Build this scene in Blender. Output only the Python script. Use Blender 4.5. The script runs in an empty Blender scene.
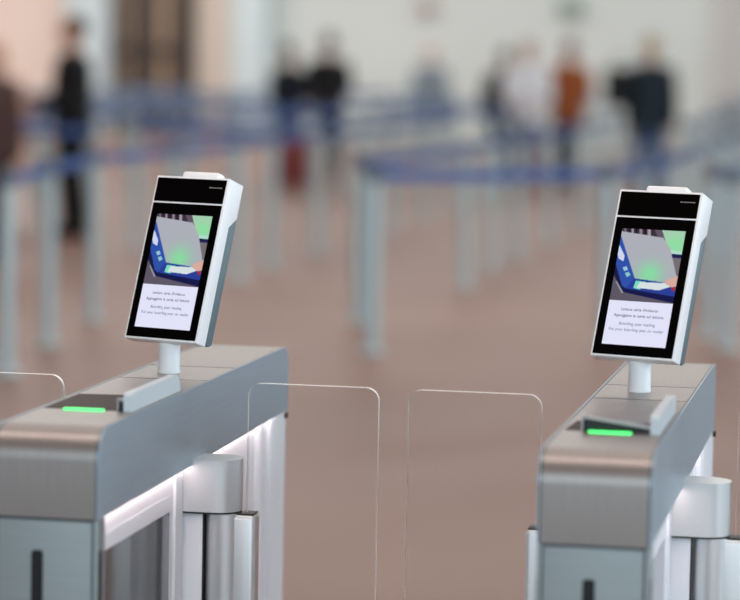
import bpy, bmesh, math, random
from mathutils import Vector, Matrix
random.seed(7)
S = bpy.context.scene
COL = S.collection
PI = math.pi

# ------------------------------------------------------------------ colour and materials
def lin(c):
    return tuple(((v/255)/12.92 if v/255 <= .04045 else ((v/255+.055)/1.055)**2.4) for v in c)

def mat(name, rgb, rough=.5, metal=0.0, spec=.5, emit=None, es=1.0, trans=0.0, ior=1.45, noise=0.0, nscale=20.0, stretch=(1,1,1), bump=0.0, coat=0.0):
    m = bpy.data.materials.new(name); m.use_nodes = True
    nt = m.node_tree; b = nt.nodes['Principled BSDF']
    c = lin(rgb)
    b.inputs['Base Color'].default_value = (*c, 1)
    b.inputs['Roughness'].default_value = rough
    b.inputs['Metallic'].default_value = metal
    b.inputs['Specular IOR Level'].default_value = spec
    b.inputs['IOR'].default_value = ior
    b.inputs['Transmission Weight'].default_value = trans
    b.inputs['Coat Weight'].default_value = coat
    if emit:
        b.inputs['Emission Color'].default_value = (*lin(emit), 1)
        b.inputs['Emission Strength'].default_value = es
    if noise > 0 or bump > 0:
        tc = nt.nodes.new('ShaderNodeTexCoord'); mp = nt.nodes.new('ShaderNodeMapping')
        mp.inputs['Scale'].default_value = stretch
        n = nt.nodes.new('ShaderNodeTexNoise'); n.inputs['Scale'].default_value = nscale
        n.inputs['Detail'].default_value = 5
        nt.links.new(tc.outputs['Object'], mp.inputs['Vector']); nt.links.new(mp.outputs[0], n.inputs['Vector'])
        if noise > 0:
            r = nt.nodes.new('ShaderNodeValToRGB')
            r.color_ramp.elements[0].position = .3; r.color_ramp.elements[1].position = .7
            r.color_ramp.elements[0].color = (*[v*(1-noise) for v in c], 1)
            r.color_ramp.elements[1].color = (*[min(1, v*(1+noise)) for v in c], 1)
            nt.links.new(n.outputs['Fac'], r.inputs[0]); nt.links.new(r.outputs[0], b.inputs['Base Color'])
        if bump > 0:
            bp = nt.nodes.new('ShaderNodeBump'); bp.inputs['Strength'].default_value = bump; bp.inputs['Distance'].default_value = .002
            nt.links.new(n.outputs['Fac'], bp.inputs['Height']); nt.links.new(bp.outputs[0], b.inputs['Normal'])
    return m

M = dict(
    steel_top=mat('brushed_steel_top', (150,145,142), .38, .72, noise=.06, nscale=8, stretch=(30,1,1)),
    steel_side=mat('satin_grey_blue_metal', (162,183,196), .36, .4, noise=.04, nscale=6, stretch=(1,1,20)),
    steel_door=mat('satin_steel_door', (142,152,154), .42, .35, noise=.04, nscale=6, stretch=(1,1,20)),
    seam=mat('dark_seam', (52,66,74), .5, .3),
    white_panel=mat('white_lacquer', (232,238,244), .35),
    column=mat('satin_aluminium', (214,220,222), .30, .45),
    dark_edge=mat('dark_gap', (28,32,36), .5),
    window=mat('smoked_glass', (84,88,92), .12, .35, coat=.3),
    slot=mat('black_plastic', (12,16,20), .4),
    led=mat('led_strip', (255,240,238), .5, emit=(255,226,222), es=12.0),
    green=mat('green_led', (60,230,110), .4, emit=(80,240,120), es=1.7),
    scanner=mat('dark_scanner_glass', (52,42,36), .55, spec=.15),
    hood=mat('silver_hood', (176,176,176), .3, .6),
    fin=mat('frosted_pale_guide', (206,218,224), .4),
    red=mat('red_scan_light', (120,30,40), .4, emit=(190,30,50), es=.25),
    white=mat('white_housing', (244,246,248), .38),
    grey=mat('blue_grey_rear_housing', (92,112,120), .45),
    black=mat('black_screen_glass', (3,3,3), .2, spec=.12),
    logo=mat('grey_print', (150,150,150), .6),
    post=mat('brushed_post_steel', (180,196,198), .45, .2),
    post_head=mat('post_head_grey', (96,104,116), .5),
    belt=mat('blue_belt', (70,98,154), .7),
    belt_haze=mat('hazed_blue_belt', (118,142,178), .7),  # same belt in a lighter colour, far haze painted in
    wall=mat('grey_green_plaster', (198,202,200), .8, noise=.03, nscale=.5),
    cream=mat('cream_pink_wall', (244,224,212), .8, noise=.03, nscale=.5),
    pale=mat('pale_blue_column', (196,208,212), .6),
    rose=mat('grey_rose_paint', (186,180,178), .8), greige=mat('warm_grey_paint', (214,200,188), .8),
    brown=mat('brown_panel', (98,84,74), .6, noise=.12, nscale=2, stretch=(6,6,.4)),
    dark=mat('dark_brown_frame', (52,44,40), .6),
    tan=mat('tan_panel', (178,150,126), .7),
    upper=mat('warm_reflector_band', (138,102,88), .6, noise=.08, nscale=1),  # unseen upper band, coloured warm for its reflection
    ceil=mat('ceiling_panel', (176,136,120), .8, noise=.03, nscale=.6),
    skin=mat('skin', (196,148,124), .55), hair_dark=mat('dark_hair', (34,26,22), .6),
    hair_red=mat('auburn_hair', (112,62,42), .6), hair_fair=mat('fair_hair', (176,156,120), .6),
    c_black=mat('black_cloth', (16,17,20), .8), c_navy=mat('navy_cloth', (24,34,58), .8), c_white=mat('white_cloth', (244,246,250), .8),
    c_orange=mat('rust_orange_cloth', (158,84,38), .8), c_jeans=mat('blue_denim', (62,92,132), .8), c_peach=mat('peach_cloth', (206,160,140), .8),
    c_brown=mat('dark_brown_cloth', (66,44,40), .8), c_grey=mat('grey_cloth', (128,140,150), .8), c_wine=mat('wine_red_shell', (120,46,44), .5),
    c_night=mat('night_blue_cloth', (14,20,34), .8), c_teal=mat('dark_teal_cloth', (22,38,46), .8), sign=mat('green_sign_face', (116,140,122), .5), eye=mat('eye_dark', (20,16,14), .3),
)

# clear glass and its edge, painted white for the light edges catch
def glass_mat():
    m = bpy.data.materials.new('clear_safety_glass'); m.use_nodes = True
    b = m.node_tree.nodes['Principled BSDF']
    b.inputs['Base Color'].default_value = (.97,.98,.975,1); b.inputs['Roughness'].default_value = 0.0
    b.inputs['Transmission Weight'].default_value = 1.0; b.inputs['IOR'].default_value = 1.12
    b.inputs['Specular IOR Level'].default_value = .35
    return m
M['glass'] = glass_mat()
M['glass_edge'] = mat('bright_glass_edge', (250,252,252), .3, 0, trans=0, emit=None)

def floor_mat():
    m = bpy.data.materials.new('terracotta_terrazzo_floor'); m.use_nodes = True
    nt = m.node_tree; b = nt.nodes['Principled BSDF']
    tc = nt.nodes.new('ShaderNodeTexCoord')
    n1 = nt.nodes.new('ShaderNodeTexNoise'); n1.inputs['Scale'].default_value = .55; n1.inputs['Detail'].default_value = 3
    n2 = nt.nodes.new('ShaderNodeTexNoise'); n2.inputs['Scale'].default_value = 60; n2.inputs['Detail'].default_value = 4
    r = nt.nodes.new('ShaderNodeValToRGB')
    r.color_ramp.elements[0].position = .35; r.color_ramp.elements[1].position = .68
    r.color_ramp.elements[0].color = (*lin((130,90,74)), 1); r.color_ramp.elements[1].color = (*lin((142,103,87)), 1)
    mx = nt.nodes.new('ShaderNodeMixRGB'); mx.blend_type = 'MULTIPLY'; mx.inputs[0].default_value = .25
    nt.links.new(tc.outputs['Object'], n1.inputs['Vector']); nt.links.new(tc.outputs['Object'], n2.inputs['Vector'])
    nt.links.new(n1.outputs['Fac'], r.inputs[0]); nt.links.new(r.outputs[0], mx.inputs[1]); nt.links.new(n2.outputs['Color'], mx.inputs[2])
    nt.links.new(mx.outputs[0], b.inputs['Base Color'])
    b.inputs['Roughness'].default_value = .42; b.inputs['Specular IOR Level'].default_value = .3
    return m
M['floor'] = floor_mat()

# ------------------------------------------------------------------ mesh helpers
class MB:
    def __init__(s): s.bm = bmesh.new(); s.mi = 0
    def _geo(s, verts, faces, smooth=False):
        vs = [s.bm.verts.new(v) for v in verts]
        for f in faces:
            try:
                fc = s.bm.faces.new([vs[i] for i in f]); fc.material_index = s.mi; fc.smooth = smooth
            except ValueError: pass
        return vs
    def box(s, x0, x1, y0, y1, z0, z1, bev=0.0, seg=3):
        t = bmesh.new(); bmesh.ops.create_cube(t, size=1)
        for v in t.verts: v.co = Vector(((x0+x1)/2+v.co.x*(x1-x0), (y0+y1)/2+v.co.y*(y1-y0), (z0+z1)/2+v.co.z*(z1-z0)))
        if bev > 0: bmesh.ops.bevel(t, geom=t.edges[:], offset=bev, segments=seg, affect='EDGES', profile=.5)
        s._merge(t, bev > 0); return s
    def _merge(s, t, smooth=False, M4=None):
        t.verts.ensure_lookup_table(); t.verts.index_update()
        s._geo([(M4 @ v.co if M4 else v.co) for v in t.verts], [[v.index for v in f.verts] for f in t.faces], smooth); t.free()
    def prism(s, pts, fn, a, b, smooth=False, cap=True):
        """pts: 2d outline, fn(p, t) -> 3d at extrusion t"""
        n = len(pts); vs = [fn(p, a) for p in pts]+[fn(p, b) for p in pts]
        fs = [(i, (i+1) % n, n+(i+1) % n, n+i) for i in range(n)]
        s._geo(vs, fs, smooth)
        if cap: s._geo([fn(p, a) for p in pts], [list(range(n))]); s._geo([fn(p, b) for p in pts], [list(range(n))])
        return s
    def lathe(s, prof, c=(0,0,0), n=24, smooth=True, axis='Z'):
        vs = []; fs = []
        for r, z in prof:
            for k in range(n):
                a = 2*PI*k/n; x, y = r*math.cos(a), r*math.sin(a)
                p = (x, y, z) if axis == 'Z' else ((x, z, y) if axis == 'Y' else (z, x, y))
                vs.append((c[0]+p[0], c[1]+p[1], c[2]+p[2]))
        for j in range(len(prof)-1):
            for k in range(n): fs.append((j*n+k, j*n+(k+1) % n, (j+1)*n+(k+1) % n, (j+1)*n+k))
        fs.append(list(range(n))); fs.append([(len(prof)-1)*n+k for k in range(n)])
        s._geo(vs, fs, smooth); return s
    def tube(s, path, rad, n=10, ry=None, close=True):
        """loft circles/ellipses of radius rad[i] (and ry[i]) along path"""
        P = [Vector(p) for p in path]; vs = []; fs = []
        for i, p in enumerate(P):
            d = (P[min(i+1, len(P)-1)]-P[max(i-1, 0)]).normalized()
            a = Vector((1,0,0)) if abs(d.x) < .8 else Vector((0,1,0))
            u = (a-d*a.dot(d)).normalized(); w = d.cross(u)
            for k in range(n):
                t = 2*PI*k/n; vs.append(p+u*math.cos(t)*rad[i]+w*math.sin(t)*(ry[i] if ry else rad[i]))
        for i in range(len(P)-1):
            for k in range(n): fs.append((i*n+k, i*n+(k+1) % n, (i+1)*n+(k+1) % n, (i+1)*n+k))
        if close: fs.append(list(range(n))); fs.append([(len(P)-1)*n+k for k in range(n)])
        s._geo(vs, fs, True); return s
    def ball(s, c, r, seg=16):
        t = bmesh.new(); bmesh.ops.create_uvsphere(t, u_segments=seg, v_segments=max(8, seg//2+2), radius=1)
        s._merge(t, True, Matrix.Translation(c) @ Matrix.Diagonal((*r, 1))); return s
    def build(s, name, mats, parent=None, loc=None, autosmooth=True):
        bmesh.ops.remove_doubles(s.bm, verts=s.bm.verts[:], dist=1e-6)
        bmesh.ops.recalc_face_normals(s.bm, faces=s.bm.faces[:])
        for e in s.bm.edges:
            if len(e.link_faces) == 2 and e.calc_face_angle(0) > math.radians(38): e.smooth = False
        me = bpy.data.meshes.new(name); s.bm.to_mesh(me); s.bm.free()
        for m in (mats if isinstance(mats, (list, tuple)) else [mats]): me.materials.append(m)
        o = bpy.data.objects.new(name, me); COL.objects.link(o)
        if parent: o.parent = parent
        if loc: o.location = loc
        return o

def thing(name, label, cat, loc=(0,0,0), rz=0, group=None):
    o = bpy.data.objects.new(name, None); o.empty_display_size = .1; COL.objects.link(o)
    o.location = loc; o.rotation_euler = (0,0,rz); o['label'] = label; o['category'] = cat
    if group: o['group'] = group
    return o
def tag(o, label, cat, group=None):
    o['label'] = label; o['category'] = cat
    if group: o['group'] = group
    return o
def struct(o): o['kind'] = 'structure'; return o

def arc(cx, cy, r, a0, a1, n=8):
    return [(cx+r*math.cos(math.radians(a0+(a1-a0)*i/n)), cy+r*math.sin(math.radians(a0+(a1-a0)*i/n))) for i in range(n+1)]
def rrect(x0, x1, y0, y1, r, n=8):
    return arc(x1-r, y1-r, r, 0, 90, n)+arc(x0+r, y1-r, r, 90, 180, n)+arc(x0+r, y0+r, r, 180, 270, n)+arc(x1-r, y0+r, r, 270, 360, n)
YZ = lambda p, t: (t, p[0], p[1])
XY = lambda p, t: (p[0], p[1], t)
XZ = lambda p, t: (p[0], t, p[1])

# ------------------------------------------------------------------ the boarding gates
W, L, HB, YF = .191, 1.512, .150, 4.697
hw = W/2; RF, RB = .058, .042; ZB = 1-HB; ZF, ZE = .843, .856
def gate(cx, label, hooded):
    t = thing('boarding_gate', label, 'gate', (cx, YF, 0))
    prof = arc(RF, 1-RF, RF, 180, 90, 12)+arc(L-RB, 1-RB, RB, 90, 0, 8)+[(L, ZE), (0, ZF)]
    # top cover: sheet wrapping front, top and back, between the side beams
    inner = [(y, z) for y, z in prof]
    MB().prism(inner, YZ, -hw+.0055, hw-.0055, True).build('top_cover', M['steel_top'], t)
    for s in (-1, 1):
        m = MB()
        pp = arc(RF-.0015, 1-RF+.0005, RF, 180, 90, 12)+arc(L-RB+.0015, 1-RB+.0005, RB, 90, 0, 8)+[(L+.0015, ZE), (-.0015, ZF)]
        x0, x1 = (s*(hw-.0028), s*hw)
        m.prism(pp, YZ, x0, x1)
        m.build('side_beam', M['steel_side'], t)
        m = MB(); m.prism([(y, z-.001) for y, z in inner], YZ, s*(hw-.0055), s*(hw-.0028)); m.build('cover_seam', M['seam'], t)
    # cross seams on the top
    for yy in ((.765, 1.0) if hooded else (.78, 1.02)):
        MB().box(-hw+.0055, hw-.0055, yy, yy+.0022, .9985, 1.0004).build('top_seam', M['seam'], t)
    # front door below the beam
    MB().box(-hw+.011, hw-.011, .0012, .02, .03, ZF-.0045, .0012).build('door', M['steel_door'], t)
    MB().box(-hw+.004, hw-.004, .006, .03, .02, ZF).build('door_gap', M['seam'], t)
    for s in (-1, 1):
        MB().box(min(s*(hw-.0085), s*hw), max(s*(hw-.0085), s*hw), -.001, .045, .02, ZF-.001, .0015).build('corner_post', M['steel_door'], t)
        MB().prism(rrect(.006, .024, .56, .790, .0085), YZ, s*(hw-.002), s*(hw+.0012)).build('side_slot', M['slot'], t)
    hx = -.011 if not hooded else -.004
    MB().prism(rrect(hx-.0125, hx+.0125-.0045, .60, .786, .006), XZ, -.0008, .008).build('handle_slot', M['slot'], t)
    # white core under the beams
    core = hw-.024
    MB().box(-core, core, .03, L-.09, .02, ZB-.0005).build('core_panel', M['white_panel'], t)
    MB().box(-hw+.008, hw-.008, .02, L-.02, 0, .03).build('plinth', M['dark_edge'], t)
    for s in (-1, 1):
        # smoked window with its frame
        fr = MB(); o_, i_ = rrect(.050, .590, .12, .800, .008, 3), rrect(.058, .574, .15, .768, .004, 3)
        n = len(o_)
        a = [(s*(core+.0006), y, z) for y, z in o_]; b = [(s*(core+.0006), y, z) for y, z in i_]; c = [(s*(core-.001), y, z) for y, z in i_]; d = [(s*(core-.001), y, z) for y, z in o_]
        fr._geo(a+b+c+d, [(k, (k+1) % n, n+(k+1) % n, n+k) for k in range(n)]+[(n+k, n+(k+1) % n, 2*n+(k+1) % n, 2*n+k) for k in range(n)]+[(k, (k+1) % n, 3*n+(k+1) % n, 3*n+k) for k in range(n)])
        w_ = fr.build('window_frame', M['white_panel'], t)
        MB().box(min(s*(core-.001), s*(core+.0004)), max(s*(core-.001), s*(core+.0004)), .058, .574, .15, .768).build('window_pane', M['window'], w_)
        # trims between window and hinge column
        MB().prism(rrect(.600, .652, .03, ZB-.002, .004), YZ, s*(core-.001), s*(core+.006)).build('trim_rib', M['white_panel'], t)
        # led strip under the beam
        MB().prism([(.03, ZF-.0015), (L-.05, ZE-.0015), (L-.05, ZE+.001), (.03, ZF+.001)], YZ, s*(core+.001), s*(hw-.009)).build('light_strip', M['led'], t)
        # hinge housing (fixed, upper) and turning column (lower) holding the glass wing
        yc = .703; dx = -.001 if s > 0 else -.015; cxh = hw+.042+dx; r = .048
        if s > 0: ol = [(core-.002, yc-r), (cxh, yc-r)]+arc(cxh, yc, r, -90, 90, 14)[1:]+[(core-.002, yc+r)]
        else: ol = [(-core+.002, yc+r), (-cxh, yc+r)]+arc(-cxh, yc, r, 90, 270, 14)[1:]+[(-core+.002, yc-r)]
        MB().prism(ol, XY, .757, .859, True).build('hinge_housing', M['column'], t)
        def off(k, rr):
            if s > 0: return [(core-.002, yc-rr), (cxh, yc-rr)]+arc(cxh, yc, rr, -90, 90, 14)[1:]+[(core-.002, yc+rr)]
            return [(-core+.002, yc+rr), (-cxh, yc+rr)]+arc(-cxh, yc, rr, 90, 270, 14)[1:]+[(-core+.002, yc-rr)]
        MB().prism(off(0, r-.001), XY, .7535, .757, False).build('hinge_gap', M['dark_edge'], t)
        fl = MB(); fl.box(min(s*(core-.002), s*(hw+.018+dx)), max(s*(core-.002), s*(hw+.018+dx)), yc-.030, yc+r, .03, .753, .002); fl.build('hinge_cheek', M['white_panel'], t)
        rt = MB(); rt.lathe([(.0, .03), (.036, .03), (.036, .753), (0, .753)], (s*(hw+.057+dx), yc-.004, 0), 40)
        rt = rt.build('turning_column', M['column'], t)
        MB().box(min(s*(hw+.06+dx), s*(hw+.122+dx)), max(s*(hw+.06+dx), s*(hw+.122+dx)), yc-.030, yc+.022, .035, .752, .009, 4).build('glass_clamp', M['column'], rt)
        MB().box(min(s*(hw+.066+dx), s*(hw+.119+dx)), max(s*(hw+.066+dx), s*(hw+.119+dx)), yc-.026, yc+.019, .7515, .7545, .001).build('clamp_cap', M['dark_edge'], rt)
        MB().box(min(s*(hw+.018+dx), s*(hw+.021+dx)), max(s*(hw+.018+dx), s*(hw+.021+dx)), yc-.028, yc-.01, .03, .753).build('column_gap', M['dark_edge'], rt)
        g = MB(); xa, xb = sorted((s*(hw+.100+dx), s*(hw+.359+dx)))
        ol = rrect(xa, xb, .06, 1.009, .026)
        g.prism(ol, XZ, yc-.006, yc+.005, cap=True)
        g.bm.faces.ensure_lookup_table()
        for f in g.bm.faces: f.material_index = 0 if len(f.verts) > 4 else 1
        g.build('glass_wing', [M['glass'], M['glass_edge']], t)
        # rounded end column
        ex = hw
        e_ = MB()
        ol = [(0, L-.10), (ex-.030, L-.10)]+arc(ex-.030, L-.085, .015, -90, 0, 5)+arc(ex-.022, L-.022, .022, 0, 90, 8)+[(0, L)]
        if s < 0: ol = [(-x, y) for x, y in ol]
        e_.prism(ol, XY, .02, ZE-.001, True); e_.build('end_column', M['white_panel'], t)
        e_ = MB(); ol = arc(s*(core-.002), L-.20, .016, 0, 360, 20)[:-1]
        e_.prism([(x, y) for x, y in ol], XY, .03, ZB-.003, True); e_.build('trim_rib', M['white_panel'], t)
        MB().lathe([(0, 0), (.0065, 0), (.0065, s*.008), (0, s*.008)], (s*(hw-.003), L-.022, ZE-.010), 16, axis='X').build('latch_pin', M['scanner'], t)
    # document reader in the top
    rd = MB().prism([(-.083, .262), (.064, .262), (.066, .30), (.066, .50), (-.083, .48)] if not hooded else [(-.084, .27), (.058, .27), (.062, .40), (-.078, .40)], XY, .9992, 1.0012).build('reader_glass', M['scanner'], t)
    gx = .006 if hooded else .003
    MB().prism(rrect(-.047+gx, .029+gx, .244, .257, .004), XY, .9995, 1.003).build('reader_light', M['green'], t)
    if hooded:
        # hood: wedge-shaped lid, open at the front and low at the right
        h = MB(); A = [(-.052, .262), (.072, .262), (.072, .345), (-.044, .345)]
        zt = lambda x, y: 1.0265-.015*(x+.052)/.124-.008*(y-.262)/.083
        top = [(x, y, zt(x, y)) for x, y in A]; bot = [(x, y, zt(x, y)-.0035) for x, y in A]
        h._geo(top+bot, [(0,1,2,3), (4,5,6,7), (0,1,5,4), (1,2,6,5), (2,3,7,6), (3,0,4,7)])
        h.box(-.0545, -.052, .262, .30, 1.0, 1.0265)
        h.build('reader_hood', M['hood'], t)
        MB().prism([(-.0515, 1.0005), (.07, 1.0005), (.07, 1.0070), (-.0515, 1.0195)], XZ, .266, .32).build('reader_throat', M['slot'], t)
    else:
        h = MB(); h.prism([(.053, 1.0), (.0555, 1.0), (.0555, 1.019), (.067, 1.020), (.067, 1.022), (.053, 1.022)], XZ, .262, .275)
        h.build('reader_bracket', M['hood'], t)
        MB().box(.058, .067, .264, .30, 1.0008, 1.016).build('reader_throat', M['slot'], t)
    # guide fin along the right of the reader
    y0, y1 = .255, .60
    f = MB(); fp = [(y0, .9995), (y0, 1.026)]+arc(y0+.008, 1.026, .008, 180, 90, 4)[1:]+arc(y1-.03, 1.004, .030, 90, 9, 6)+[(y1, .9995)]
    f.prism(fp, YZ, .067, .083).build('guide_fin', M['fin'], t)
    return t
gate(-1.4535, 'silver boarding gate on the left, with an uncovered dark document reader in its top', False)
gate(-.502, 'silver boarding gate on the right, with a silver hood over its document reader', True)

# ------------------------------------------------------------------ screen terminals
def inside(p, poly):
    x, y = p; c = False; j = len(poly)-1
    for i in range(len(poly)):
        xi, yi = poly[i]; xj, yj = poly[j]
        if (yi > y) != (yj > y) and x < (xj-xi)*(y-yi)/(yj-yi)+xi: c = not c
        j = i
    return c
# picture laid out as (u, v) by measuring it in a skewed 265 x 307 frame
def uvp(px, py):
    # solve (px,py) = TL + u*(266,12) + v*(-58,310)
    ax, ay = px-150, py-38; det = 266*310+58*12
    return ((ax*310+58*ay)/det, (266*ay-12*ax)/det)
SH = []
def shape(pts, c, glow=None): SH.append(([uvp(*p) for p in pts], c, glow))
shape([(150,30),(310,40),(320,80),(150,70)], (56,46,60))
for k, (xx, w_, c_) in enumerate([(158,8,(120,110,128)),(176,6,(30,24,38)),(188,10,(150,140,150)),(206,7,(22,20,30)),(222,12,(140,126,134)),(242,8,(30,24,34)),(256,14,(164,150,160))]):
    shape([(xx,36),(xx+w_,36),(xx+w_,74),(xx,74)], c_)
shape([(320,140),(420,150),(400,260),(360,260)], (116,108,112))
shape([(285,42),(330,46),(350,130),(335,150)], (96,84,100))
shape([(318,46),(425,48),(405,140),(342,132)], (166,204,176), ((372,108), 38, (140,222,160)))
shape([(338,130),(404,136),(401,150),(343,146)], (176,220,200))
shape([(342,146),(402,150),(399,165),(345,162)], (24,30,78))
shape([(140,50),(322,78),(352,130),(378,262),(360,280),(200,262),(150,110)], (172,174,184), ((262,236), 52, (134,218,160)))
shape([(122,120),(144,72),(198,250),(206,268),(160,304),(146,292),(116,200)], (46,80,168))
shape([(124,128),(138,112),(158,158),(152,182),(132,170)], (206,212,236))
shape([(148,208),(166,202),(172,218),(156,224)], (150,196,214)); shape([(158,232),(174,226),(182,240),(166,250)], (140,196,200))
shape([(196,254),(370,276),(366,334),(158,300)], (40,62,150))
shape([(204,264),(246,268),(222,302),(192,296)], (120,220,190))
shape([(140,282),(160,298),(366,330),(362,362),(150,316)], (18,22,74))
shape([(116,180),(146,290),(148,316),(108,240)], (22,26,66))
shape([(98,250),(108,236),(150,314),(362,358),(358,366),(90,348)], (92,86,100))
shape([(118,268),(124,268),(152,318),(142,318)], (150,146,156))
shape([(222,270),(336,272),(360,284),(300,304),(206,294)], (214,224,226))
shape([(326,262),(386,238),(382,284),(352,290),(328,276)], (214,170,156))
shape([(352,290),(366,288),(366,304),(354,306)], (176,40,50))
def pic(u, v):
    base = (118,110,120)
    for poly, c, g in SH:
        if inside((u, v), poly):
            base = c
            if g:
                cu, cv = uvp(*g[0]); d = math.hypot((u-cu)*266, (v-cv)*310); k = math.exp(-(d/g[1])**2)
                base = tuple(c[i]*(1-k)+g[2][i]*k for i in range(3))
    return base
def screen_material():
    m = bpy.data.materials.new('lit_screen_picture'); m.use_nodes = True; nt = m.node_tree; b = nt.nodes['Principled BSDF']
    at = nt.nodes.new('ShaderNodeVertexColor'); at.layer_name = 'Col'
    b.inputs['Base Color'].default_value = (0,0,0,1); b.inputs['Roughness'].default_value = .25; b.inputs['Specular IOR Level'].default_value = .2
    nt.links.new(at.outputs['Color'], b.inputs['Emission Color']); b.inputs['Emission Strength'].default_value = 1.0
    return m
M['screen'] = screen_material()
M['scr_dark'] = mat('screen_dark_text', (0,0,0), .5, emit=(48,48,66), es=1.0)
M['scr_pale'] = mat('screen_pale_text', (0,0,0), .5, emit=(104,118,152), es=1.0)

def text_mesh(body, width, size=1.0):
    cu = bpy.data.curves.new('text', 'FONT'); cu.body = body; cu.align_x = 'CENTER'; cu.align_y = 'CENTER'; cu.size = size; cu.offset = .008; cu.space_word = 1.3; cu.resolution_u = 3
    o = bpy.data.objects.new('text', cu); COL.objects.link(o)
    dg = bpy.context.evaluated_depsgraph_get(); dg.update()
    me = o.evaluated_get(dg).to_mesh()
    vs = [v.co.copy() for v in me.vertices]; fs = [list(p.vertices) for p in me.polygons]
    o.evaluated_get(dg).to_mesh_clear(); COL.objects.unlink(o); bpy.data.objects.remove(o); bpy.data.curves.remove(cu)
    x0 = min(v.x for v in vs); x1 = max(v.x for v in vs); k = width/(x1-x0); cxm = (x0+x1)/2
    return [((v.x-cxm)*k, v.y*k) for v in vs], fs

KW, KH, KT = .180, .3445, .054
def terminal(base, face_c, psi, al, label):
    t = thing('screen_terminal', label, 'screen terminal', (base[0], base[1], 1.0))
    # frame of the tilted head: X right, Y back, Z up the face; origin at face centre
    Rm = Matrix.Rotation(psi, 4, 'Z') @ Matrix.Rotation(-al, 4, 'X')
    off = Vector(face_c)-Vector((base[0], base[1], 1.0))
    MX = Matrix.Translation(off) @ Rm
    def put(o, par=None):
        o.parent = par or t
        if par is None: o.matrix_local = MX
        return o
    # pole with a foot ring, reaching up into the head
    MB().lathe([(0, 0), (.0232, 0), (.0232, .004), (.0222, .007), (.0222, .095), (0, .095)], (0,0,0), 36).build('pole', M['white'], t)
    x0, x1, z0, z1 = -KW/2, KW/2, -KH/2, KH/2
    zc = z1-.205*KH; zd = z1-.275*KH
    # white housing by side profile (depth, height), with a small edge bevel
    def bevel_prism(prof, xa, xb, r, name, m):
        b = bmesh.new(); n = len(prof)
        va = [b.verts.new((xa, y, z)) for y, z in prof]; vb = [b.verts.new((xb, y, z)) for y, z in prof]
        b.faces.new(va); b.faces.new(list(reversed(vb)))
        for i in range(n): b.faces.new((va[i], vb[i], vb[(i+1) % n], va[(i+1) % n]))
        bmesh.ops.recalc_face_normals(b, faces=b.faces[:])
        bmesh.ops.bevel(b, geom=b.edges[:], offset=r, segments=3, affect='EDGES', profile=.5)
        q = MB(); q._merge(b, True); return q.build(name, m)
    put(bevel_prism([(0, z0), (0, z1), (KT, z1), (KT, zc), (KT*.60, zd), (KT*.60, z0)], x0, x1, .002, 'front_housing', M['white']))
    put(bevel_prism([(KT*.59, z0+.004), (KT*.59, zd+.004), (KT*.99, zc+.004), (KT+.004, zc-.01), (KT+.004, z0+.010), (KT*.9, z0+.004)], x0+.0025, x1-.0025, .002, 'rear_housing', M['grey']))
    MB_ = MB(); MB_.box(-.045, .045, .022, KT*.95, z1-.002, z1+.018, .006, 4); put(MB_.build('top_cap', M['white']))
    zs = z1-.163*KH; b = .0045
    put(MB().prism(rrect(x0+b, x1-b, zs+.0018, z1-b, .0015, 3), XZ, -.0006, .003).build('camera_window', M['black']))
    gl = put(MB().prism(rrect(x0+b, x1-b, z0+b, zs-.0018, .0015, 3), XZ, -.0006, .003).build('front_glass', M['black']))
    # small grey wordmark at the right of the camera window
    lg = MB(); xx = .046
    for w_, h_ in ((.0032,.0024),(.0026,.0018),(.0028,.0018),(.0024,.0020),(.0030,.0018),(.0030,.0018),(.0028,.0020),(.0030,.0018),(.0018,.0026)):
        lg.box(xx, xx+w_, -.0009, -.0005, z1-.0215-h_/2, z1-.0215+h_/2); xx += w_+.0008
    put(lg.build('wordmark', M['logo']))
    # the lit display: colour grid for the picture and the white page, the text as its own thin shapes
    u0, u1 = .118, .878; v0, v1, vm = .236, .928, .667
    X = lambda u: x0+KW*(u0+(u1-u0)*u)
    Z = lambda v: z1-KH*v
    bm = bmesh.new(); lay = bm.loops.layers.float_color.new('Col')
    nu, nv = 90, 104; grid = [[bm.verts.new((X(i/nu), -.0010, Z(v0+(vm-v0)*j/nv))) for i in range(nu+1)] for j in range(nv+1)]
    for j in range(nv):
        for i in range(nu):
            f = bm.faces.new((grid[j][i], grid[j+1][i], grid[j+1][i+1], grid[j][i+1]))
            acc = [0,0,0]
            for du in (.25,.75):
                for dv in (.25,.75):
                    c = pic((i+du)/nu, (j+dv)/nv); acc = [acc[k]+c[k]/4 for k in range(3)]
            for l in f.loops: l[lay] = (*lin(acc), 1)
    f = bm.faces.new([bm.verts.new(p) for p in ((X(0), -.0010, Z(vm)), (X(0), -.0010, Z(v1)), (X(1), -.0010, Z(v1)), (X(1), -.0010, Z(vm)))])
    for l in f.loops: l[lay] = (*lin((226,226,248)), 1)
    for body, wf, vf, mi in (("Lettura carta d'imbarco", .58, .19, 1), ("Appoggiare la carta sul lettore", .78, .33, 1), ("Boarding pass reading", .56, .515, 2), ("Put your boarding pass on reader", .86, .65, 2)):
        vs, fs = text_mesh(body, KW*(u1-u0)*wf)
        zc_ = Z(vm+(v1-vm)*vf); bv = [bm.verts.new((X(.5)+x, -.0012, zc_+y)) for x, y in vs]
        for q in fs:
            try: ff = bm.faces.new([bv[k] for k in q]); ff.material_index = mi
            except ValueError: pass
    me = bpy.data.meshes.new('display'); bm.to_mesh(me); bm.free()
    for m in (M['screen'], M['scr_dark'], M['scr_pale']): me.materials.append(m)
    d = bpy.data.objects.new('display', me); COL.objects.link(d); put(d)
    d['label'] = 'lit display showing a boarding pass reader picture above four lines of text'
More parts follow.
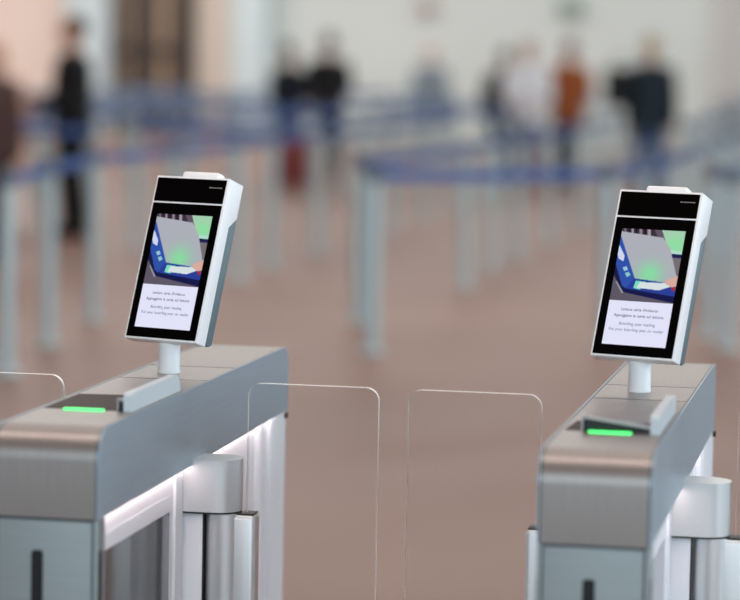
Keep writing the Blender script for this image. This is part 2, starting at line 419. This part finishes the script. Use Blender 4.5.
    # bracket behind the head, joining the pole
    bz = MB(); bz.box(-.03, .03, KT*.5, KT+.012, z0+.02, z0+.12, .004); put(bz.build('mount_bracket', M['grey']))
    return t
terminal((-1.471, 5.592), (-1.4605, 5.60, 1.2328), -.3667, .3182, 'white-rimmed tilted boarding pass screen on a pole, on the left gate')
terminal((-.516, 5.600), (-.5092, 5.61, 1.2319), -.3403, .3500, 'white-rimmed tilted boarding pass screen on a pole, on the right gate')

# ------------------------------------------------------------------ queue posts
post_proto = {}
def post(x, y, label, group=None, to=None, pale=False, r=.036, cross=None):
    if r not in post_proto:
        a = MB().lathe([(0, 0), (.075, 0), (.075, .012), (.068, .018), (.045, .022), (0, .022)], (0,0,0), 24).build('base', M['post'])
        b = MB().lathe([(0, .02), (r, .02), (r, .955), (0, .955)], (0,0,0), 20).build('pole', M['post'])
        c = MB().lathe([(0, .95), (r*1.12, .95), (r*1.12, 1.03), (r*.9, 1.045), (0, 1.045)], (0,0,0), 20).build('belt_head', M['post_head'])
        post_proto[r] = [a.data, b.data, c.data]
        for o in (a, b, c): bpy.data.objects.remove(o)
    t = thing('queue_post', label, 'queue post', (x, y, 0), 0, group)
    for n_, me in zip(('base', 'pole', 'belt_head'), post_proto[r]):
        o = bpy.data.objects.new(n_, me); COL.objects.link(o); o.parent = t
    for q in ([to] if to else [])+([cross] if cross else []):
        dx, dy = q[0]-x, q[1]-y; ln = math.hypot(dx, dy); ux, uy = dx/ln, dy/ln
        m = MB(); N = 12
        vs = []
        for i in range(N+1):
            s_ = r+(ln-2*r)*i/N; sag = -.004*4*(i/N)*(1-i/N)
            for ox, oz in ((-.0012, .955), (.0012, .955), (.0012, 1.02), (-.0012, 1.02)):
                vs.append((ux*s_-uy*ox, uy*s_+ux*ox, oz+sag))
        m._geo(vs, [(i*4+k, i*4+(k+1) % 4, (i+1)*4+(k+1) % 4, (i+1)*4+k) for i in range(N) for k in range(4)]+[(0,1,2,3), (N*4, N*4+1, N*4+2, N*4+3)])
        m.build('belt', M['belt_haze'] if pale else M['belt'], t)
    return t
# lane that starts at the left edge, behind the left gate
LA = [(-4.50, 13.85), (-4.73, 15.3), (-4.91, 16.8), (-4.86, 18.5), (-4.80, 20.15), (-4.89, 21.6), (-4.89, 23.4), (-4.86, 25.1), (-4.86, 26.8), (-4.86, 28.5), (-4.86, 30.2)]
near = {0: 'nearest silver belt post, at the left edge of the photo', 1: 'silver belt post second from the left edge, blue belt to both sides',
        2: 'pale blue-looking belt post between the dark-coated traveller and the left screen', 4: 'belt post just right of the left screen',
        5: 'second belt post right of the left screen', 6: 'third belt post right of the left screen, smaller than the two beside it'}
for i, (x, y) in enumerate(LA):
    post(x, y, near.get(i, 'small blurred belt post far back in the lane behind the left screen'), None if i in near else 'posts of the lane behind the left screen', LA[i+1] if i+1 < len(LA) else None, r=.040)
# middle lane, seen between the two terminals
LB = [(-2.93, 15.55), (-3.35, 17.3), (-3.15, 20.3), (-3.22, 22.1), (-3.22, 23.5), (-3.20, 25.5), (-3.18, 27.4), (-3.2, 29.2), (-3.2, 31.0)]
near = {0: 'nearest belt post between the two screens, blue belt running right from it', 1: 'darker belt post behind and left of the nearest one between the screens',
        2: 'belt post with the lowest base in the slanting row between the screens', 3: 'belt post with the second lowest base in the slanting row between the screens',
        4: 'belt post with the third lowest base in the slanting row between the screens'}
for i, (x, y) in enumerate(LB):
    post(x, y, near.get(i, 'small blurred belt post at the far end of the slanting row between the screens'), None if i in near else 'far posts of the row between the screens',
         LB[i+1] if i+1 < len(LB) else None, r=.042, cross=(-1.745, 16.6) if i == 0 else None)
# right lane, behind the right terminal
LC = [(-1.745, 16.6), (-1.66, 18.0), (-1.60, 19.2), (-1.18, 17.2), (-1.02, 16.5), (-.90, 18.2), (-1.60, 21.0), (-1.6, 22.8), (-1.6, 24.6), (-1.6, 26.4), (-1.6, 28.2)]
near = {0: 'slim belt post left of the right screen, at the right end of the blue belt', 3: 'belt post just right of the right screen', 4: 'belt post closest to the right edge of the photo'}
nxt = {0: 1, 1: 2, 2: 6, 3: 5, 6: 7, 7: 8, 8: 9, 9: 10}
for i, (x, y) in enumerate(LC):
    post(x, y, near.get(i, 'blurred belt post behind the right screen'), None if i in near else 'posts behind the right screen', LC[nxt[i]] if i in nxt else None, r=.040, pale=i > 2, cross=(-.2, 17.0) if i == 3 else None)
# the far serpentine lanes
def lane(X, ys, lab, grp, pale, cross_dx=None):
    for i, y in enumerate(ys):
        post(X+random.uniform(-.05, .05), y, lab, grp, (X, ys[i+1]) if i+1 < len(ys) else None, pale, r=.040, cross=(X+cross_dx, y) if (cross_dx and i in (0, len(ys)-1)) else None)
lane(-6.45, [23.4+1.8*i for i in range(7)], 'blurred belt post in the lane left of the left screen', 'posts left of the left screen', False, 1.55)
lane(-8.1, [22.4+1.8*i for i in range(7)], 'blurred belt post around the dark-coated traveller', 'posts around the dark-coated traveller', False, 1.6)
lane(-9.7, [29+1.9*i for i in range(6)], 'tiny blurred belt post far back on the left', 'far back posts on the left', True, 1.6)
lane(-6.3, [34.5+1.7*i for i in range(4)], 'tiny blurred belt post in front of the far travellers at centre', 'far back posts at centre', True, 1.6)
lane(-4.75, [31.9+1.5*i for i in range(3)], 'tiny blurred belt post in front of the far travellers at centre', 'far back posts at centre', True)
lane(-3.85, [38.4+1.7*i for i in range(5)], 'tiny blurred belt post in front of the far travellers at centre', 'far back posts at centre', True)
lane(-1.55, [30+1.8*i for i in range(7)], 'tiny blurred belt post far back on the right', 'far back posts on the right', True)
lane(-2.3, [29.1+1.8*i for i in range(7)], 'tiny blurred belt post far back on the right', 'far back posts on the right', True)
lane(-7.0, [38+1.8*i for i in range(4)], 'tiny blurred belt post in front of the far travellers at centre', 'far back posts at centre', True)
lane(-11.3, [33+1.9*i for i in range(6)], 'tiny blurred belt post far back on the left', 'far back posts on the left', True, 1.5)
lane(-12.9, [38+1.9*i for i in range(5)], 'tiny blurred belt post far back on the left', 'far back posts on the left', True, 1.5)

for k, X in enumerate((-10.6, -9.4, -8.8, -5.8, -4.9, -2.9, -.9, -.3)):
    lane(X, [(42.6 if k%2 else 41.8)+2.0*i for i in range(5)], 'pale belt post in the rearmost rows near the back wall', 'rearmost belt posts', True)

# ------------------------------------------------------------------ people
def person(x, y, face_deg, H, top, legs, hair, label, hairlen=0.0, pose='stand', extra=None):
    """face_deg: 0 faces the camera (-Y); 90 faces +X (image right); -90 faces image left"""
    t = thing('person', label, 'person', (x, y, 0), math.radians(face_deg))
    k = H/1.75
    S_ = lambda p: (p[0]*k, p[1]*k, p[2]*k)
    step = .10 if pose == 'walk' else .02
    hip, sh = .93, 1.43
    body = MB()
    # one closed torso-neck-head loft; limbs rooted inside it
    tor = [(0,0,.86),(0,0,.93),(0,0,1.05),(0,-.005,1.2),(0,0,1.33),(0,0,1.41),(0,.005,1.455),(0,0,1.49),(0,-.004,1.53)]
    body.tube([S_(p) for p in tor], [a*k for a in (.13,.165,.145,.16,.185,.175,.09,.056,.054)], 16, [a*k for a in (.09,.115,.10,.11,.12,.10,.07,.055,.054)])
    hd = [(0,-.005,1.515),(0,-.018,1.545),(0,-.020,1.59),(0,-.010,1.65),(0,.000,1.70),(0,.005,1.735),(0,.008,1.75)]
    body.tube([S_(p) for p in hd], [a*k for a in (.040,.058,.070,.077,.070,.045,.01)], 16, [a*k for a in (.045,.072,.088,.096,.088,.058,.01)])
    body.tube([S_((0,-.10,1.635)), S_((0,-.118,1.600)), S_((0,-.105,1.588))], [.008*k,.015*k,.008*k], 8)
    for s in (-1, 1):
        body.ball(S_((s*.078,0,1.625)), (.012*k,.022*k,.032*k), 10)
        fy = s*step
        body.tube([S_((s*.09,0,.92)), S_((s*.095,-.01+fy*.5,.70)), S_((s*.095,-.015+fy,.49)), S_((s*.095,fy*1.2+.01,.28)), S_((s*.095,fy*1.4+.02,.08))], [a*k for a in (.088,.080,.056,.050,.038)], 12)
        body.tube([S_((s*.095,fy*1.4+.06,.035)), S_((s*.10,fy*1.4-.04,.035)), S_((s*.105,fy*1.4-.15,.028))], [.034*k,.042*k,.03*k], 10, [.034*k,.034*k,.024*k])
        sx = s*.20
        hand = {'stand': (s*.25,-.03,.80), 'walk': (s*.24,-s*.10,.83), 'hold': (s*.16,-.30,1.05), 'phone': (s*.10,-.26,1.22)}[pose]
        elb = {'stand': (s*.255,.02,1.12), 'walk': (s*.25,.02,1.12), 'hold': (s*.25,.0,1.10), 'phone': (s*.23,-.03,1.10)}[pose]
        body.tube([S_((s*.14,0,1.40)), S_((sx,0,1.385)), S_(tuple((a+b)/2 for a, b in zip((sx,0,1.385), elb))), S_(elb), S_(tuple((a+b)/2 for a, b in zip(elb, hand))), S_(hand)], [a*k for a in (.05,.054,.046,.040,.034,.024)], 10)
        dr = (Vector(hand)-Vector(elb)).normalized(); h0 = Vector(hand)
        sd = dr.cross(Vector((1,0,0))).normalized() if abs(dr.x) < .9 else Vector((0,1,0))
        body.tube([S_(h0), S_(h0+dr*.05), S_(h0+dr*.09)], [.020*k,.036*k,.034*k], 8, [.018*k,.016*k,.014*k])
        for q in range(4):
            o0 = h0+dr*.085+sd*(q-1.5)*.019; l_ = (.062,.074,.070,.054)[q]
            body.tube([S_(o0), S_(o0+dr*l_*.55), S_(o0+dr*l_*.95+Vector((-s*.014,0,0)))], [.0095*k,.009*k,.007*k], 6)
        o0 = h0+dr*.03-sd*.032
        body.tube([S_(o0), S_(o0-sd*.02+dr*.03), S_(o0-sd*.022+dr*.058)], [.012*k,.011*k,.008*k], 6)
    body.build('body', M['skin'], t)
    # clothes follow the body a little outside it
    j = MB(); g = 1.0
    j.tube([S_(p) for p in [(0,0,.78),(0,0,.93),(0,0,1.05),(0,-.005,1.2),(0,0,1.33),(0,0,1.42),(0,.005,1.47)]], [a*k for a in (.215,.21,.20,.21,.225,.20,.085)], 16, [a*k for a in (.165,.160,.150,.155,.155,.12,.075)])
    for s in (-1, 1):
        sx = s*.20
        elb = {'stand': (s*.255,.02,1.12), 'walk': (s*.25,.02,1.12), 'hold': (s*.25,.0,1.10), 'phone': (s*.23,-.03,1.10)}[pose]
        hand = {'stand': (s*.25,-.03,.80), 'walk': (s*.24,-s*.10,.83), 'hold': (s*.16,-.30,1.05), 'phone': (s*.10,-.26,1.22)}[pose]
        j.tube([S_((s*.13,0,1.40)), S_((sx,0,1.388)), S_(tuple((a+b)/2 for a, b in zip((sx,0,1.385), elb))), S_(elb), S_(tuple((a+b)/2 for a, b in zip(elb, hand))), S_(hand)], [a*k for a in (.06,.078,.074,.068,.060,.048)], 12)
    j.build('jacket', top, t)
    p_ = MB()
    p_.tube([S_((0,0,.80)), S_((0,0,.90)), S_((0,0,.97))], [.16*k,.178*k,.165*k], 14, [.115*k,.125*k,.115*k])
    for s in (-1, 1):
        fy = s*step
        p_.tube([S_((s*.088,0,.90)), S_((s*.095,-.01+fy*.5,.70)), S_((s*.095,-.015+fy,.49)), S_((s*.095,fy*1.2+.01,.28)), S_((s*.095,fy*1.4+.02,.09))], [a*k for a in (.10,.093,.072,.068,.066)], 12)
    p_.build('trousers', legs, t)
    for s in (-1, 1):
        fy = s*step; sh_ = MB()
        sh_.tube([S_((s*.095,fy*1.4+.075,.042)), S_((s*.10,fy*1.4-.04,.045)), S_((s*.105,fy*1.4-.17,.032))], [.040*k,.050*k,.036*k], 10, [.042*k,.044*k,.030*k])
        sh_.build('shoe', M['c_black'], t)
    h_ = MB(); h_.ball(S_((0,.018,1.665)), (.088*k,.100*k,.100*k), 16)
    if hairlen > 0: h_.tube([S_((0,.045,1.68)), S_((0,.070,1.58)), S_((0,.075,1.66-hairlen))], [.080*k,.082*k,.05*k], 12, [.05*k,.045*k,.03*k])
    h_.build('hair', hair, t)
    e = MB()
    for s in (-1, 1): e.ball(S_((s*.030,-.092,1.645)), (.011*k,.008*k,.008*k), 8)
    e.build('eyes', M['eye'], t)
    m = MB(); m.ball(S_((0,-.088,1.568)), (.024*k,.010*k,.007*k), 8); m.build('mouth', M['c_wine'], t)
    return t
person(-7.30, 24.3, -60, 1.94, M['c_black'], M['c_black'], M['hair_dark'], 'tall person in a black coat and black trousers standing at left behind the belts', pose='hold')
person(-7.15, 21.6, 60, 1.70, M['c_brown'], M['c_brown'], M['hair_dark'], 'person in dark brown clothes at the left edge of the photo', hairlen=.25)
person(-8.62, 26.2, 20, 1.66, M['c_peach'], M['c_brown'], M['hair_red'], 'person in a peach top between the left edge and the black-coated person', hairlen=.2)
person(-7.52, 36.5, -155, 1.92, M['c_black'], M['c_navy'], M['hair_dark'], 'person in black with dark hair, right one of the pair left of centre', pose='hold')
person(-7.74, 35.1, 150, 1.78, M['c_night'], M['c_brown'], M['hair_dark'], 'person in dark navy, left one of the pair left of centre', pose='hold')
person(-4.87, 36.2, 10, 1.86, M['c_white'], M['c_jeans'], M['hair_red'], 'person in a white top with auburn hair in the far queue', hairlen=.12, pose='hold')
person(-5.36, 37.6, 170, 1.78, M['c_night'], M['c_navy'], M['hair_dark'], 'person in navy just left of the white-topped person')
person(-4.42, 36.9, -150, 1.90, M['c_orange'], M['c_navy'], M['hair_red'], 'person in a rust orange jacket beside the white-topped person', pose='hold')
person(-3.06, 33.6, 160, 1.94, M['c_teal'], M['c_jeans'], M['hair_fair'], 'fair-haired person in a very dark jacket and blue jeans at right', hairlen=.05)
person(-7.95, 47.0, 10, 1.80, M['c_grey'], M['c_grey'], M['hair_fair'], 'faint person in grey far back at centre')
# things the travellers have with them
def suitcase(x, y, rz, m_, label):
    t = thing('suitcase', label, 'suitcase', (x, y, 0), rz)
    b = MB(); b.box(-.20, .20, -.12, .12, .05, .62, .035, 4); b.build('shell', m_, t)
    h = MB(); h.tube([(-.09,.09,.60), (-.09,.09,.92), (-.07,.09,.95), (.07,.09,.95), (.09,.09,.92), (.09,.09,.60)], [.008]*6, 8); h.build('pull_handle', M['dark'], t)
    for sx in (-1, 1):
        for sy in (-1, 1): MB().lathe([(0,-.012),(.028,-.012),(.028,.012),(0,.012)], (sx*.16, sy*.08, .028), 14, axis='X').build('wheel', M['slot'], t)
suitcase(-7.42, 34.0, .3, M['c_wine'], 'wine-red wheeled suitcase beside the pair left of centre')
b = thing('shoulder_bag', 'large black shoulder bag hanging at the left of the fair-haired person', 'bag', (-3.45, 33.5, 1.10), .2)
MB().box(-.15, .15, -.09, .09, 0, .46, .05, 4).build('pouch', M['c_black'], b)
MB().tube([(-.08,0,.44), (-.03,.02,.56), (.10,.02,.60), (.20,.0,.50)], [.015]*4, 8).build('strap', M['c_black'], b)

# ------------------------------------------------------------------ the hall
struct(MB().box(-32, 24, -8, 56, -.1, 0).build('floor', M['floor']))
YB = 55.0
struct(MB().box(-12.45, -3.75, YB, YB+.3, 0, 7).build('wall_back', M['wall']))
struct(MB().box(-3.75, -3.35, YB-.25, YB+.3, 0, 7).build('trim_1', M['rose']))
struct(MB().box(-3.35, 24, YB, YB+.3, 0, 7).build('wall_back_right', M['wall']))
struct(MB().box(-13.15, -12.45, YB-.6, YB+.3, 0, 7).build('trim_2', M['pale']))
struct(MB().box(-14.0, -13.15, YB, YB+.3, 0, 7).build('wall_back_middle', M['greige']))
struct(MB().box(-15.7, -14.0, YB+.05, YB+.3, 0, 7).build('wall_back_recess', M['tan']))
struct(MB().box(-32, -16.45, YB, YB+.3, 0, 7).build('wall_back_left', M['cream']))
struct(MB().box(-16.5, -15.65, YB-.7, YB+.3, 0, 7).build('trim_3', M['pale']))
struct(MB().box(-32, 24, -8, 56, 7, 7.2).build('ceiling', M['ceil']))
struct(MB().box(-32.3, -32, -8, 56, 0, 7).build('wall_left', M['cream']))
struct(MB().box(-32, 24, YB-.12, YB-.02, 3.3, 7).build('warm_reflector', M['upper']))  # added out of view so the gate tops reflect a warm tone
# dark shop front in the recess
sf = thing('shop_front', 'dark brown shop front between the pale column and the cream wall', 'shop front', (-14.8, YB-.25, 0))
m = MB(); m.box(-.88, .80, -.02, .02, 0, 3.2); m.build('back_panel', M['brown'], sf)
for x_, w_, mm in ((-.82, .10, 'dark'), (-.52, .06, 'tan'), (-.28, .34, 'dark'), (.22, .10, 'tan'), (.48, .10, 'dark'), (.70, .12, 'dark')):
    MB().box(x_-w_/2, x_+w_/2, -.08, -.021, 0, 3.2, .005).build('mullion', M[mm], sf)
MB().box(-.88, .80, -.10, -.03, 1.55, 1.75, .005).build('counter_rail', M['dark'], sf)
MB().box(-.88, .80, -.14, -.03, 0, .9, .005).build('counter_front', M['dark'], sf)
# marks high on the pale wall
sg = thing('wall_sign', 'small grey-green sign high on the pale back wall, at the top edge', 'sign', (-6.58, YB-.12, 2.55))
MB().box(-.22, .22, -.04, .04, 0, .22, .01).build('sign_box', M['sign'], sg); MB().box(-.24, .24, -.045, .04, -.02, 0).build('sign_frame', M['post_head'], sg)
sp = thing('wall_speaker', 'small brownish-grey wall speaker at the top edge left of the sign', 'speaker', (-9.38, YB-.12, 2.5))
MB().box(-.16, .16, -.06, .04, 0, .22, .02).build('speaker_case', M['tan'], sp); MB().lathe([(0,0),(.07,0),(.07,.02),(0,.02)], (0,-.08,.11), 16, axis='Y').build('speaker_grille', M['post_head'], sp)

# ------------------------------------------------------------------ light
w = bpy.data.worlds.new('World'); S.world = w; w.use_nodes = True
bg = w.node_tree.nodes['Background']; bg.inputs['Color'].default_value = (.72, .87, 1.0, 1); bg.inputs['Strength'].default_value = 1.0
def area(name, loc, rot, sx, sy, e, col):
    l = bpy.data.lights.new(name, 'AREA'); l.shape = 'RECTANGLE'; l.size = sx; l.size_y = sy; l.energy = e; l.color = col
    o = bpy.data.objects.new(name, l); COL.objects.link(o); o.location = loc; o.rotation_euler = rot; return o
area('window_daylight', (14, 8, 3.6), (0, math.radians(90), 0), 6, 26, 1700, (.72,.90,1.0))
area('overhead_light', (-17, 46, 6.9), (0,0,0), 8, 10, 900, (1.0,.96,.93))  # extra unseen fill, added to brighten the far left wall
area('overhead_light', (-2, 4.1, 6.9), (0,0,0), 9, 1.4, 230, (1.0,.86,.79))
area('front_fill', (2, -7.5, 4), (math.radians(90), 0, 0), 14, 5, 500, (.80,.95,1.0))  # added fill from behind the camera, cools the gate fronts
for yy, e in ((9, 200), (18, 450), (28, 750), (40, 1100), (50, 1100)):
    area('overhead_light', (-5 if yy > 20 else -3, yy, 6.9), (0,0,0), 22 if yy > 20 else 10, 3, e, (1.0,.95,.91) if yy < 20 else (.93,1.0,.98))

# ------------------------------------------------------------------ camera
R_ = Vector((.98205,.18759,.01951)); U_ = Vector((-.03511,.08019,.99616)); F_ = Vector((-.1853,.97897,-.08534))
F_.normalize(); R_ = (R_-F_*R_.dot(F_)).normalized(); U_ = R_.cross(F_)
cam = bpy.data.cameras.new('camera'); co = bpy.data.objects.new('camera', cam); COL.objects.link(co)
co.matrix_world = Matrix(((R_.x, U_.x, -F_.x, 0), (R_.y, U_.y, -F_.y, 0), (R_.z, U_.z, -F_.z, 1.65), (0,0,0,1)))
cam.sensor_width = 36; cam.lens = 2856.23/740*36; cam.clip_end = 300
cam.dof.use_dof = True; cam.dof.focus_distance = 5.70; cam.dof.aperture_fstop = 2.0
S.camera = co
vs_ = S.view_settings; vs_.view_transform = 'Standard'; vs_.look = 'None'; vs_.exposure = 0; vs_.gamma = 1; vs_.use_curve_mapping = False
